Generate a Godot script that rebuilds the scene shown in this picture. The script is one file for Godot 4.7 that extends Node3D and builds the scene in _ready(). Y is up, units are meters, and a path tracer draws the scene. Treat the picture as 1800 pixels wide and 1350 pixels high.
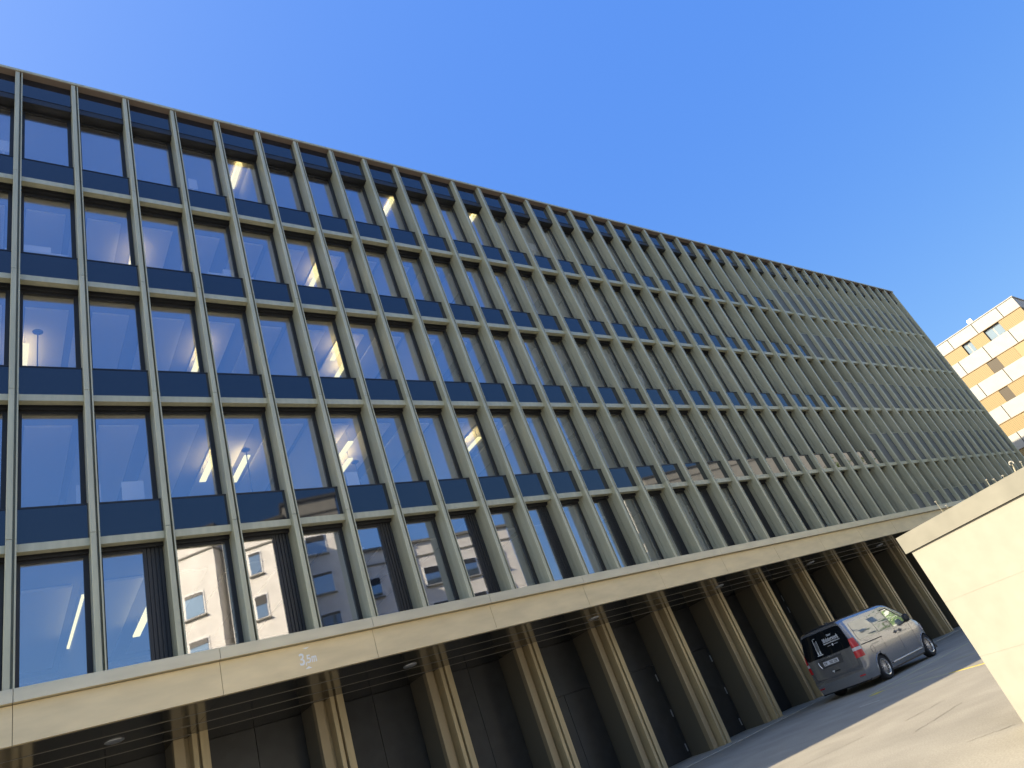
extends Node3D

const U := 1.17           # metres per facade bay; the building is written in bays
const EXPO := 2.5
var K := U                # scale that box() and prism() apply (1 for things written in metres)
var M := {}               # materials
var rng := RandomNumberGenerator.new()
var used := {}

# ------------------------------------------------------------------ helpers
func lin(r: float, g: float, b: float, a := 1.0) -> Color:
	var c := Color(r, g, b).linear_to_srgb()
	c.a = a
	return c

func noise_tex(seed_value: int, freq: float, lo: Color, hi: Color, size := 512, octaves := 5, kind := FastNoiseLite.TYPE_SIMPLEX_SMOOTH) -> NoiseTexture2D:
	var n := FastNoiseLite.new()
	n.seed = seed_value
	n.noise_type = kind
	n.frequency = freq
	n.fractal_octaves = octaves
	var t := NoiseTexture2D.new()
	t.width = size
	t.height = size
	t.seamless = true
	t.noise = n
	var g := Gradient.new()
	g.set_color(0, lo)
	g.set_color(1, hi)
	t.color_ramp = g
	return t

func mat(called: String, c: Color, rough := 0.6, metal := 0.0, spec := 0.5) -> StandardMaterial3D:
	var m := StandardMaterial3D.new()
	m.resource_name = called
	m.albedo_color = c
	m.roughness = rough
	m.metallic = metal
	m.metallic_specular = spec
	M[called] = m
	return m

func weathered(m: StandardMaterial3D, seed_value: int, lo: float, hi: float, scale: Vector3, freq := 0.01, size := 512) -> void:
	m.albedo_texture = noise_tex(seed_value, freq, Color(lo, lo, lo), Color(hi, hi, hi), size)
	m.uv1_triplanar = true
	m.uv1_world_triplanar = true
	m.uv1_scale = scale

func start() -> SurfaceTool:
	var st := SurfaceTool.new()
	st.begin(Mesh.PRIMITIVE_TRIANGLES)
	return st

func tri(st: SurfaceTool, a: Vector3, b: Vector3, c: Vector3, na: Vector3, nb: Vector3, nc: Vector3) -> void:
	if (b - a).cross(c - a).dot(na + nb + nc) > 0.0:
		var t := b
		b = c
		c = t
		t = nb
		nb = nc
		nc = t
	st.set_normal(na)
	st.set_uv(Vector2(a.x, a.y))
	st.add_vertex(a)
	st.set_normal(nb)
	st.set_uv(Vector2(b.x, b.y))
	st.add_vertex(b)
	st.set_normal(nc)
	st.set_uv(Vector2(c.x, c.y))
	st.add_vertex(c)

func quad(st: SurfaceTool, a: Vector3, b: Vector3, c: Vector3, d: Vector3, n: Vector3) -> void:
	tri(st, a, b, c, n, n, n)
	tri(st, a, c, d, n, n, n)

func box(st: SurfaceTool, x0: float, x1: float, y0: float, y1: float, z0: float, z1: float) -> void:
	var lo := Vector3(minf(x0, x1), minf(y0, y1), minf(z0, z1)) * K
	var hi := Vector3(maxf(x0, x1), maxf(y0, y1), maxf(z0, z1)) * K
	var p := []
	for i in 8:
		p.append(Vector3(hi.x if i & 1 else lo.x, hi.y if i & 2 else lo.y, hi.z if i & 4 else lo.z))
	quad(st, p[0], p[2], p[6], p[4], Vector3.LEFT)
	quad(st, p[1], p[3], p[7], p[5], Vector3.RIGHT)
	quad(st, p[0], p[1], p[5], p[4], Vector3.DOWN)
	quad(st, p[2], p[3], p[7], p[6], Vector3.UP)
	quad(st, p[0], p[1], p[3], p[2], Vector3.FORWARD)
	quad(st, p[4], p[5], p[7], p[6], Vector3.BACK)

func slanted_box(st: SurfaceTool, at: Transform3D, size: Vector3) -> void:
	var s := start()
	var k := K
	K = 1.0
	box(s, -size.x / 2, size.x / 2, -size.y / 2, size.y / 2, -size.z / 2, size.z / 2)
	K = k
	st.append_from(s.commit(), 0, at)

# a plan outline (x, z) raised from y0 to y1
func prism(st: SurfaceTool, outline: PackedVector2Array, y0: float, y1: float) -> void:
	var n := outline.size()
	var area := 0.0
	for i in n:
		area += outline[i].cross(outline[(i + 1) % n])
	for i in n:
		var a := outline[i]
		var b := outline[(i + 1) % n]
		var e := (b - a).normalized()
		var nn := Vector3(e.y, 0, -e.x) * (1.0 if area > 0.0 else -1.0)
		quad(st, Vector3(a.x, y0, a.y) * K, Vector3(b.x, y0, b.y) * K, Vector3(b.x, y1, b.y) * K, Vector3(a.x, y1, a.y) * K, nn)
	var t := Geometry2D.triangulate_polygon(outline)
	for i in range(0, t.size(), 3):
		for f in [[y0, Vector3.DOWN], [y1, Vector3.UP]]:
			var q := []
			for k in 3:
				var v: Vector2 = outline[t[i + k]]
				q.append(Vector3(v.x, f[0], v.y) * K)
			tri(st, q[0], q[1], q[2], f[1], f[1], f[1])

# rows of points joined to a smooth sheet; "outside" is a point on the hidden side
func sheet(st: SurfaceTool, rows: Array, inside: Vector3, skip = null) -> void:
	var r := rows.size()
	var c: int = rows[0].size()
	var norm := []
	for i in r:
		var line := PackedVector3Array()
		for j in c:
			var du: Vector3 = rows[mini(i + 1, r - 1)][j] - rows[maxi(i - 1, 0)][j]
			var dv: Vector3 = rows[i][mini(j + 1, c - 1)] - rows[i][maxi(j - 1, 0)]
			var n := du.cross(dv)
			if n.length() < 1e-9:
				n = rows[i][j] - inside
			n = n.normalized()
			line.append(n)
		norm.append(line)
	var votes := 0.0
	for i in r:
		for j in c:
			var out_dir: Vector3 = rows[i][j] - inside
			votes += signf(norm[i][j].dot(out_dir))
	var sg := 1.0 if votes >= 0.0 else -1.0
	for i in r - 1:
		for j in c - 1:
			var a: Vector3 = rows[i][j]
			var b: Vector3 = rows[i + 1][j]
			var d: Vector3 = rows[i][j + 1]
			var e: Vector3 = rows[i + 1][j + 1]
			if skip != null and skip.call((a + b + d + e) / 4.0):
				continue
			if (b - a).cross(e - a).length() > 1e-10:
				tri(st, a, b, e, norm[i][j] * sg, norm[i + 1][j] * sg, norm[i + 1][j + 1] * sg)
			if (e - a).cross(d - a).length() > 1e-10:
				tri(st, a, e, d, norm[i][j] * sg, norm[i + 1][j + 1] * sg, norm[i][j + 1] * sg)

func tube(st: SurfaceTool, path: PackedVector3Array, radius: float, sides := 6) -> void:
	var rows := []
	for i in path.size():
		var d := (path[mini(i + 1, path.size() - 1)] - path[maxi(i - 1, 0)]).normalized()
		var u := d.cross(Vector3.UP if absf(d.y) < 0.9 else Vector3.RIGHT).normalized()
		var v := d.cross(u)
		var line := PackedVector3Array()
		for k in sides + 1:
			var a := TAU * k / sides
			line.append(path[i] + (u * cos(a) + v * sin(a)) * radius)
		rows.append(line)
	for i in rows.size() - 1:
		for k in sides:
			var n0: Vector3 = (rows[i][k] - path[i]).normalized()
			var n1: Vector3 = (rows[i][k + 1] - path[i]).normalized()
			tri(st, rows[i][k], rows[i + 1][k], rows[i + 1][k + 1], n0, n0, n1)
			tri(st, rows[i][k], rows[i + 1][k + 1], rows[i][k + 1], n0, n1, n1)

# profile of (radius, along) turned about the local z axis
func lathe(st: SurfaceTool, profile: PackedVector2Array, at: Vector3, sides := 28) -> void:
	for i in profile.size() - 1:
		var p := profile[i]
		var q := profile[i + 1]
		var t := (q - p).normalized()
		var nr := t.y
		var nz := -t.x
		for k in sides:
			var a := TAU * k / sides
			var b := TAU * (k + 1) / sides
			var da := Vector3(cos(a), sin(a), 0)
			var db := Vector3(cos(b), sin(b), 0)
			var na := da * nr + Vector3(0, 0, nz)
			var nb := db * nr + Vector3(0, 0, nz)
			var A := at + da * p.x + Vector3(0, 0, p.y)
			var B := at + db * p.x + Vector3(0, 0, p.y)
			var C := at + db * q.x + Vector3(0, 0, q.y)
			var D := at + da * q.x + Vector3(0, 0, q.y)
			if p.x > 1e-6:
				tri(st, A, B, C, na, nb, nb)
			if q.x > 1e-6:
				tri(st, A, C, D, na, nb, na)

func numbered(called: String, parent: Node) -> String:
	var key := "%s/%s" % [parent.get_instance_id(), called]
	var n: int = used.get(key, -1) + 1
	used[key] = n
	return called if n == 0 else "%s_%03d" % [called, n]

func put(called: String, mesh: Mesh, m: Material, parent: Node = self, at := Vector3.ZERO) -> MeshInstance3D:
	var o := MeshInstance3D.new()
	o.name = numbered(called, parent)
	o.mesh = mesh
	o.material_override = m
	o.position = at
	parent.add_child(o, true)
	return o

func obj(called: String, st: SurfaceTool, m: Material, parent: Node = self, at := Vector3.ZERO) -> MeshInstance3D:
	return put(called, st.commit(), m, parent, at)

func one(called: String, m: Material, parent: Node, x0: float, x1: float, y0: float, y1: float, z0: float, z1: float) -> MeshInstance3D:
	var st := start()
	box(st, x0, x1, y0, y1, z0, z1)
	return obj(called, st, m, parent)

func tag(o: Node, label: String, category: String, group := "") -> Node:
	o.set_meta("label", label)
	o.set_meta("category", category)
	if group:
		o.set_meta("group", group)
	return o

func thing(called: String, label: String, category: String, at := Vector3.ZERO, group := "") -> Node3D:
	var o := Node3D.new()
	o.name = numbered(called, self)
	o.position = at
	add_child(o, true)
	tag(o, label, category, group)
	return o

func node(called: String, parent: Node, at := Vector3.ZERO) -> Node3D:
	var o := Node3D.new()
	o.name = numbered(called, parent)
	o.position = at
	parent.add_child(o, true)
	return o

func structure(called: String, st: SurfaceTool, m: Material) -> MeshInstance3D:
	var o := obj(called, st, m)
	o.set_meta("kind", "structure")
	return o

func V(x: float, y: float, z: float) -> Vector3:
	return Vector3(x, y, z) * U

# ------------------------------------------------------------------ sky
func sky_image() -> Image:
	var w := 512
	var h := 256
	var im := Image.create(w, h, false, Image.FORMAT_RGBAF)
	var sun := Vector3(-0.895, 0.408, -0.179).normalized()
	for j in h:
		var el := (0.5 - (j + 0.5) / h) * PI
		for i in w:
			var az := (i + 0.5) / w * TAU
			var d := Vector3(sin(az) * cos(el), sin(el), -cos(az) * cos(el))
			var c := Vector3(0.27, 0.26, 0.23)
			var ang := rad_to_deg(acos(clampf(d.dot(sun), -1.0, 1.0)))
			if d.y >= 0.0:
				var f := exp(-pow(d.y / 0.36, 1.5))
				c = Vector3(0.078, 0.255, 0.86).lerp(Vector3(0.30, 0.66, 1.05), f)
				c += Vector3(0.50, 0.30, 0.10) * exp(-d.y / 0.10)
				c += Vector3(0.16, 0.29, 0.30) * exp(-ang / 40.0) + Vector3(2.0, 1.9, 1.4) * exp(-ang / 20.0) + Vector3(6.0, 5.2, 3.8) * exp(-ang / 12.0)
			c /= EXPO
			im.set_pixel(i, j, Color(c.x, c.y, c.z))
	return im

# ------------------------------------------------------------------ main
func _ready() -> void:
	rng.seed = 7
	var cam := Camera3D.new()
	cam.name = "camera"
	cam.position = V(-0.283842257, 1.2153466, 10.7494981)
	cam.rotation_order = EULER_ORDER_YXZ
	cam.rotation = Vector3(0.490636169, -0.765852137, -0.388730914)
	cam.fov = 59.35327
	cam.near = 0.05
	cam.far = 900.0
	add_child(cam)
	var env := Environment.new()
	env.background_mode = Environment.BG_SKY
	var sm := PanoramaSkyMaterial.new()
	sm.panorama = ImageTexture.create_from_image(sky_image())
	env.sky = Sky.new()
	env.sky.sky_material = sm
	env.tonemap_mode = Environment.TONE_MAPPER_LINEAR
	env.tonemap_exposure = EXPO
	env.sdfgi_enabled = true
	env.ssao_enabled = true
	env.ssil_enabled = true
	var we := WorldEnvironment.new()
	we.name = "world"
	we.environment = env
	add_child(we)
	var sun := DirectionalLight3D.new()
	sun.name = "sun"
	sun.light_color = Color(1.0, 0.93, 0.80)
	sun.light_energy = 1.6
	sun.light_angular_distance = 0.53
	sun.shadow_enabled = true
	add_child(sun)
	sun.look_at_from_position(Vector3.ZERO, Vector3(0.895, -0.408, 0.179))

	materials()
	ground()
	office_building()
	far_building()
	across_the_court()
	garage()
	van()
	office_contents()

func materials() -> void:
	var m := mat("champagne metal", lin(0.475, 0.468, 0.335), 0.44, 0.25)
	weathered(m, 3, 0.90, 1.0, Vector3(0.9, 0.12, 0.9), 0.012)
	for i in 4:
		var v: StandardMaterial3D = m.duplicate()
		var g := [1.0, 0.95, 1.03, 0.985]
		var tone: float = g[i]
		v.albedo_color = lin(0.475 * tone, 0.468 * tone * (1.0 if i != 2 else 0.99), 0.335 * tone)
		v.resource_name = "champagne metal %d" % i
		M[v.resource_name] = v
	m = mat("fascia metal", lin(0.74, 0.60, 0.355), 0.42, 0.2)
	weathered(m, 5, 0.90, 1.0, Vector3(0.15, 0.6, 0.5), 0.01)
	m = mat("bronze metal", lin(0.54, 0.43, 0.245), 0.40, 0.25)
	weathered(m, 6, 0.88, 1.0, Vector3(0.8, 0.10, 0.8), 0.012)
	m = mat("sill metal", lin(0.62, 0.56, 0.40), 0.40, 0.3)
	weathered(m, 7, 0.92, 1.0, Vector3(0.15, 0.6, 0.5), 0.01)
	mat("cap soffit", lin(0.17, 0.135, 0.115), 0.6)
	mat("brown metal", lin(0.36, 0.285, 0.17), 0.4, 0.25)
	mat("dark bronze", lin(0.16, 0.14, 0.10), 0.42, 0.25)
	mat("groove black", lin(0.012, 0.012, 0.013), 0.7)
	mat("frame", lin(0.016, 0.017, 0.020), 0.45)
	m = mat("vent", lin(0.020, 0.021, 0.024), 0.5)
	m = mat("spandrel glass", lin(0.006, 0.009, 0.016), 0.03, 0.0, 0.85)
	m = mat("cap rail", lin(0.010, 0.010, 0.012), 0.4)
	m = mat("perforated metal", lin(0.115, 0.124, 0.116), 0.6, 0.1)
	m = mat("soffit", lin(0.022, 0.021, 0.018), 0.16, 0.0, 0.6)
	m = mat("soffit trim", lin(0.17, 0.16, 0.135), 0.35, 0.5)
	m = mat("door", lin(0.036, 0.037, 0.038), 0.36)
	weathered(m, 9, 0.8, 1.0, Vector3(0.4, 0.4, 0.4), 0.01)
	mat("hinge", lin(0.55, 0.57, 0.6), 0.3, 0.6)
	mat("white print", lin(0.78, 0.78, 0.76), 0.6)
	# a solar control pane: part of the light passes, part is mirrored
	m = mat("window glass", Color(1, 1, 1, 0.38), 0.015, 1.0)
	m.transparency = BaseMaterial3D.TRANSPARENCY_ALPHA
	var im := Image.create(4, 4, false, Image.FORMAT_RGB8)
	im.fill(Color(0.92, 0.92, 0.96))
	m.albedo_texture = ImageTexture.create_from_image(im)
	m.normal_enabled = true
	var nt := noise_tex(21, 0.008, Color.BLACK, Color.WHITE, 256, 2)
	nt.color_ramp = null
	nt.as_normal_map = true
	nt.bump_strength = 1.0
	m.normal_texture = nt
	m.normal_scale = 0.045
	m.uv1_triplanar = true
	m.uv1_world_triplanar = true
	m.uv1_scale = Vector3(0.35, 0.35, 0.35)
	m = mat("clear pane", Color(0.9, 0.95, 0.95, 0.0), 0.01, 0.0, 0.7)
	m.transparency = BaseMaterial3D.TRANSPARENCY_ALPHA
	mat("plaster", lin(0.62, 0.61, 0.58), 0.9)
	mat("ceiling sail", lin(0.80, 0.79, 0.76), 0.9)
	mat("slab", lin(0.30, 0.295, 0.28), 0.9)
	mat("carpet", lin(0.10, 0.10, 0.11), 0.95)
	m = mat("lamp glow", lin(0.9, 0.85, 0.7), 0.6)
	m.emission_enabled = true
	m.emission = lin(0.66, 0.60, 0.27)
	m.emission_energy_multiplier = 1.0
	m = mat("concrete wall", lin(0.258, 0.253, 0.222), 0.85)
	weathered(m, 12, 0.93, 1.0, Vector3(0.35, 0.35, 0.35), 0.008, 1024)
	m = mat("coping", lin(0.20, 0.197, 0.172), 0.8)
	weathered(m, 13, 0.86, 1.0, Vector3(0.5, 0.5, 0.5), 0.01)
	m = mat("court", lin(0.45, 0.415, 0.335), 0.85)
	weathered(m, 14, 0.88, 1.0, Vector3(0.11, 0.11, 0.11), 0.006, 1024)
	m.detail_enabled = true
	m.detail_blend_mode = BaseMaterial3D.BLEND_MODE_MUL
	m.detail_albedo = noise_tex(15, 0.05, Color(0.84, 0.84, 0.84), Color(1, 1, 1), 1024, 4)
	m.detail_uv_layer = BaseMaterial3D.DETAIL_UV_2
	m.uv2_triplanar = true
	m.uv2_world_triplanar = true
	m.uv2_scale = Vector3(0.6, 0.6, 0.6)
	var msk := Image.create(4, 4, false, Image.FORMAT_RGB8)
	msk.fill(Color.WHITE)
	m.detail_mask = ImageTexture.create_from_image(msk)
	m = mat("concrete strip", lin(0.52, 0.50, 0.43), 0.85)
	weathered(m, 16, 0.85, 1.0, Vector3(0.5, 0.5, 0.5), 0.01)
	mat("yellow paint", lin(0.62, 0.50, 0.06), 0.7)
	mat("worn paint", lin(0.42, 0.41, 0.26), 0.8)
	mat("dark joint", lin(0.26, 0.235, 0.185), 0.9)

# ------------------------------------------------------------------ ground
func ground() -> void:
	K = 1.0
	var st := start()
	box(st, -300, 420, -0.5, 0.0, -260, 320)
	structure("ground", st, M["court"])
	K = U
	st = start()
	box(st, -6.2, 42.4, -0.05, 0.012, -3.6, -1.86)
	structure("pavement", st, M["concrete strip"])
	# worn parking marks beside the van: [from, to, width, material]
	var marks := [
		[Vector2(14.95, 1.52), Vector2(20.6, 1.79), 0.075, "worn paint"], [Vector2(14.70, 1.78), Vector2(15.0, 1.80), 0.20, "yellow paint"],
		[Vector2(14.86, 1.95), Vector2(16.04, 2.88), 0.06, "worn paint"], [Vector2(13.26, 2.25), Vector2(13.32, 2.68), 0.10, "concrete strip"],
		[Vector2(14.52, 2.71), Vector2(14.08, 3.80), 0.06, "worn paint"], [Vector2(14.08, 3.80), Vector2(13.70, 4.85), 0.075, "yellow paint"],
		[Vector2(16.55, 2.9), Vector2(16.52, 3.40), 0.06, "worn paint"],
	]
	for k in marks:
		var a: Vector2 = k[0]
		var b: Vector2 = k[1]
		var n := (b - a).normalized().orthogonal() * float(k[2]) / 2.0
		st = start()
		prism(st, PackedVector2Array([a + n, b + n, b - n, a - n]), 0.0005, 0.0035)
		structure("painted_line", st, M[k[3]])
	# hairline cracks in the paving
	for k in [[Vector2(8.6, 5.68), Vector2(9.9, 5.76)], [Vector2(7.2, 6.9), Vector2(7.46, 7.28)], [Vector2(9.7, 5.0), Vector2(10.6, 5.2)], [Vector2(8.2, 4.0), Vector2(9.4, 4.5)]]:
		st = start()
		var a: Vector2 = k[0]
		var b: Vector2 = k[1]
		var n := (b - a).orthogonal().normalized()
		var top := PackedVector2Array()
		var low := PackedVector2Array()
		for i in 15:
			var q := a.lerp(b, i / 14.0) + n * rng.randf_range(-0.02, 0.02)
			var wdt := rng.randf_range(0.004, 0.010)
			top.append(q + n * wdt)
			low.append(q - n * wdt)
		for i in 14:
			quad(st, Vector3(top[i].x, 0.003, top[i].y) * K, Vector3(top[i + 1].x, 0.003, top[i + 1].y) * K, Vector3(low[i + 1].x, 0.003, low[i + 1].y) * K, Vector3(low[i].x, 0.003, low[i].y) * K, Vector3.UP)
		structure("pavement_crack", st, M["dark joint"])

# ------------------------------------------------------------------ the office building (written in bays)
const FLOOR := [4.16, 6.03, 8.59, 11.15, 13.72]
const TOP := [6.03, 8.59, 11.15, 13.72, 17.03]
const FIRST := -4
const LAST := 42

func fin_mesh(h: float) -> Mesh:
	var st := start()
	prism(st, PackedVector2Array([Vector2(-0.065, -0.006), Vector2(-0.059, 0.0), Vector2(0.008, 0.0), Vector2(0.010, -0.002), Vector2(0.010, -0.12), Vector2(0.041, -0.12), Vector2(0.041, -0.004),
		Vector2(0.058, -0.004), Vector2(0.062, -0.008), Vector2(0.062, -0.24), Vector2(0.052, -0.25), Vector2(0.052, -0.40), Vector2(-0.056, -0.40), Vector2(-0.056, -0.252), Vector2(-0.044, -0.248), Vector2(-0.044, -0.238), Vector2(-0.065, -0.232)]), 0.0, h)
	return st.commit()

func window_frame_mesh(h: float, right: float) -> Mesh:
	var st := start()
	var l := 0.053
	var r := 0.948
	box(st, l, 0.120, 0, h, -0.42, -0.36)
	box(st, right, r if right > 0.8 else right + 0.05, 0, h, -0.42, -0.36)
	box(st, 0.120, right, 0, 0.07, -0.418, -0.362)
	box(st, 0.120, right, h - 0.05, h, -0.418, -0.362)
	return st.commit()

func pane_mesh(h: float, right: float, sheets := 1) -> Mesh:
	var st := start()
	for i in sheets:
		var z := -0.385 + 0.008 * i
		quad(st, V(0.118, 0.068, z), V(right + 0.002, 0.068, z), V(right + 0.002, h - 0.048, z), V(0.118, h - 0.048, z), Vector3.BACK)
	return st.commit()

func office_building() -> void:
	K = U
	var b := thing("office_building", "long five storey office block with close metal fins and blue mirrored windows", "building")
	# fins, one piece per storey
	var fin_from := [4.16, 6.188, 8.748, 11.308, 13.878]
	var fin_to := [6.18, 8.74, 11.30, 13.87, 17.03]
	var fins := []
	for s in 5:
		fins.append(fin_mesh(fin_to[s] - fin_from[s]))
	for k in range(FIRST, LAST + 1):
		for s in 5:
			put("fin", fins[s], M["champagne metal %d" % rng.randi_range(0, 3)], b, V(k, fin_from[s], 0))
	# transoms and spandrels
	var st := start()
	box(st, 0.064, 0.934, 0, 0.12, -0.165, -0.11)
	box(st, 0.064, 0.934, 0, 0.02, -0.235, -0.165)
	var transom := st.commit()
	st = start()
	box(st, 0.064, 0.934, 0.125, 0.675, -0.165, -0.14)
	var spandrel := st.commit()
	st = start()
	box(st, 0.064, 0.934, 0.675, 0.70, -0.18, -0.132)
	var cap := st.commit()
	st = start()
	box(st, 0.064, 0.934, 0.135, 1.44, -0.16, -0.14)
	var mesh_panel := st.commit()
	st = start()
	box(st, 0.064, 0.934, 1.44, 1.455, -0.165, -0.134)
	var mesh_rail := st.commit()
	st = start()
	box(st, 0.053, 0.948, -0.04, 0.06, -0.42, -0.30)
	box(st, 0.053, 0.948, 0.02, 0.04, -0.30, -0.236)
	var head := st.commit()
	for k in range(FIRST, LAST):
		for s in 4:
			var at := V(k, TOP[s], 0)
			put("transom", transom, M["champagne metal"], b, at)
			put("window_head", head, M["frame"], b, at)
			if k < 27:
				var sp := put("spandrel_panel", spandrel, M["spandrel glass"], b, at)
				put("cap_rail", cap, M["cap rail"], sp)
			else:
				var mp := put("mesh_panel", mesh_panel, M["perforated metal"], b, at)
				put("top_rail", mesh_rail, M["champagne metal"], mp)
		var tp := one("parapet_panel", M["spandrel glass"], b, k + 0.064, k + 0.934, 16.42, 17.03, -0.165, -0.14)
		tp.set_meta("label", "dark glass panel under the roof edge")
		one("window_head", M["frame"], b, k + 0.053, k + 0.948, 16.255, 16.418, -0.42, -0.15)
		if k >= 27:
			var mp2 := one("mesh_panel", M["perforated metal"], b, k + 0.064, k + 0.934, 4.17, 4.775, -0.16, -0.14)
			one("top_rail", M["champagne metal"], mp2, k + 0.064, k + 0.934, 4.775, 4.79, -0.165, -0.134)
	# windows
	var frames := {"tall": window_frame_mesh(2.38, 0.872), "low": window_frame_mesh(1.83, 0.872), "vent": window_frame_mesh(1.83, 0.655)}
	var panes := {"tall": pane_mesh(2.38, 0.872), "low": pane_mesh(1.83, 0.872), "vent": pane_mesh(1.83, 0.655)}
	var outer := {"tall": pane_mesh(2.38, 0.872, 3), "low": pane_mesh(1.83, 0.872, 3), "vent": pane_mesh(1.83, 0.655, 3)}
	st = start()
	box(st, 0.706, 0.948, 0, 1.83, -0.42, -0.385)
	for i in 4:
		box(st, 0.715 + 0.058 * i, 0.755 + 0.058 * i, 0.0, 1.83, -0.385, -0.362)
	var vent := st.commit()
	st = start()
	for i in 34:
		box(st, 0.10, 0.90, 0.10 + i * 0.066, 0.142 + i * 0.066, -0.345, -0.325)
	var blind := st.commit()
	var blinds := {1: [24, 25, 26], 2: [25, 26, 27, 28, 29], 3: [24, 25, 26, 30, 31, 32]}
	for k in range(FIRST, LAST):
		for s in 5:
			var kind := "tall"
			if s == 0:
				kind = "vent" if posmod(k, 2) == 1 else "low"
			var w := node("window", b, V(k, FLOOR[s] + (0.14 if s else 0.005), 0))
			put("frame", frames[kind], M["frame"], w)
			put("pane", panes[kind], M["window glass"], w)
			put("pane", outer[kind], M["clear pane"], w, V(0, 0, 0.006))
			if kind == "vent":
				put("vent_panel", vent, M["vent"], w)
			if blinds.has(s) and k in blinds[s]:
				var bl := put("blind", blind, M["vent"], w)
				bl.set_meta("kind", "stuff")
	# roof edge
	one("roof_cap", M["champagne metal"], b, -6.1, 42.14, 17.045, 17.11, -0.60, 0.02)
	one("cap_soffit", M["cap soffit"], b, -6.09, 42.13, 17.03, 17.043, -0.59, 0.005)
	one("roof", M["plaster"], b, -6.06, 42.10, 16.75, 17.02, -14.0, -0.60)
	# sill course and fascia in lengths of two and a half bays
	for j in range(-3, 17):
		var x0 := 2.48 + 2.432 * j
		var x1 := minf(x0 + 2.425, 42.10)
		one("sill_course", M["sill metal"], b, x0, x1, 3.985, 4.125, -0.40, 0.035)
		one("sill_drip", M["sill metal"], b, x0, x1, 4.130, 4.158, -0.40, 0.012)
		one("fascia_panel", M["fascia metal"], b, x0, x1, 3.505, 3.975, -0.13, -0.055)
	one("fascia_backing", M["groove black"], b, -6.0, 42.08, 3.53, 4.0, -0.40, -0.14)
	# soffit of the overhang: long strips with light trims between them
	var seams := [-0.14, -0.20, -0.95, -1.70, -2.45, -3.45]
	for i in 5:
		for j in range(-1, 9):
			var x0 := 2.48 + 4.864 * j
			if i > 0 or j >= 0:
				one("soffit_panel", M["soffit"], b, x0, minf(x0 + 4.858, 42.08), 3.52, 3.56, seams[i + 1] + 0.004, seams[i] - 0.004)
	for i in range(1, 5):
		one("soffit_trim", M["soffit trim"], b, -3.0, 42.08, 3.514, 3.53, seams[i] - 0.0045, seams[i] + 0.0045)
	for j in 8:
		var p := V(1.28 + 4.85 * j, 3.512, -1.40)
		st = start()
		lathe(st, PackedVector2Array([Vector2(0, -0.012), Vector2(0.125, -0.012), Vector2(0.15, 0.0), Vector2(0.15, 0.03)]), Vector3.ZERO, 24)
		var l := obj("soffit_lamp", st, M["hinge"], b, p)
		l.rotation.x = -PI / 2
	# pillars and doors under the overhang
	st = start()
	prism(st, PackedVector2Array([Vector2(-0.327, -0.30), Vector2(-0.25, -0.30), Vector2(-0.25, -0.035), Vector2(-0.245, -0.03), Vector2(-0.175, -0.03), Vector2(-0.17, -0.035),
		Vector2(-0.17, -0.13), Vector2(-0.13, -0.13), Vector2(-0.13, -0.015), Vector2(-0.125, -0.01), Vector2(-0.005, -0.01), Vector2(0.0, -0.015), Vector2(0.0, -0.20), Vector2(-0.02, -0.33), Vector2(-0.327, -0.33)]), 0.0, 3.518)
	var pillar := st.commit()
	st = start()
	prism(st, PackedVector2Array([Vector2(-0.496, -0.333), Vector2(-0.004, -0.333), Vector2(-0.004, -1.03), Vector2(-0.47, -1.03), Vector2(-0.47, -0.99), Vector2(-0.482, -0.98), Vector2(-0.482, -0.94), Vector2(-0.496, -0.93)]), 0.0, 3.518)
	var pillar_core := st.commit()
	st = start()
	prism(st, PackedVector2Array([Vector2(-0.50, -0.195), Vector2(-0.495, -0.19), Vector2(-0.335, -0.19), Vector2(-0.33, -0.195), Vector2(-0.33, -0.33), Vector2(-0.50, -0.33)]), 0.0, 3.518)
	var pillar_strip := st.commit()
	for k in range(-2, 17):
		var R := 2.76 + 2.395 * k
		var pn := node("pillar", b, V(R, 0.0, -2.39))
		put("front_cladding", pillar, M["bronze metal"], pn)
		put("recessed_strip", pillar_strip, M["brown metal"], pn)
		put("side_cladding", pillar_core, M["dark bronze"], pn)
		if k == 16:
			break
		var x0 := R + 0.004
		var x1 := R + 2.395 - 0.464
		var d := node("door", b, V(0, 0, 0))
		var seam := R + 1.03
		if k <= 2 or k >= 6:
			one("leaf", M["door"], d, x0, seam - 0.006, 0.03, 3.515, -3.48, -3.42)
			one("leaf", M["door"], d, seam + 0.006, x1, 0.03, 3.515, -3.48, -3.42)
		elif k == 3:
			one("transom_panel", M["door"], d, x0, x1, 2.34, 3.515, -3.48, -3.425)
			one("leaf", M["door"], d, x0, seam - 0.006, 0.03, 2.325, -3.48, -3.42)
			one("leaf", M["door"], d, seam + 0.006, x1, 0.03, 2.325, -3.48, -3.42)
		else:
			one("transom_panel", M["door"], d, x0, x1, 2.335, 3.515, -3.48, -3.42)
			one("leaf", M["door"], d, x0 + 0.01, x1 - 0.09, 0.03, 2.315, -3.48, -3.425)
			one("jamb", M["door"], d, x1 - 0.08, x1, 0.0, 2.33, -3.48, -3.42)
			for y in [2.005, 1.095, 0.25]:
				one("hinge", M["hinge"], d, x1 - 0.094, x1 - 0.076, y - 0.09, y + 0.09, -3.425, -3.400)
			one("handle", M["hinge"], d, x0 + 0.06, x0 + 0.15, 1.10, 1.125, -3.425, -3.38)
			one("lock", M["hinge"], d, x0 + 0.05, x0 + 0.075, 1.58, 1.64, -3.425, -3.40)
		if k == 7:
			for y in [3.0, 2.6]:
				one("hinge", M["hinge"], d, x1 - 0.094, x1 - 0.076, y - 0.10, y + 0.10, -3.42, -3.400)
	var dp := start()
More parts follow.
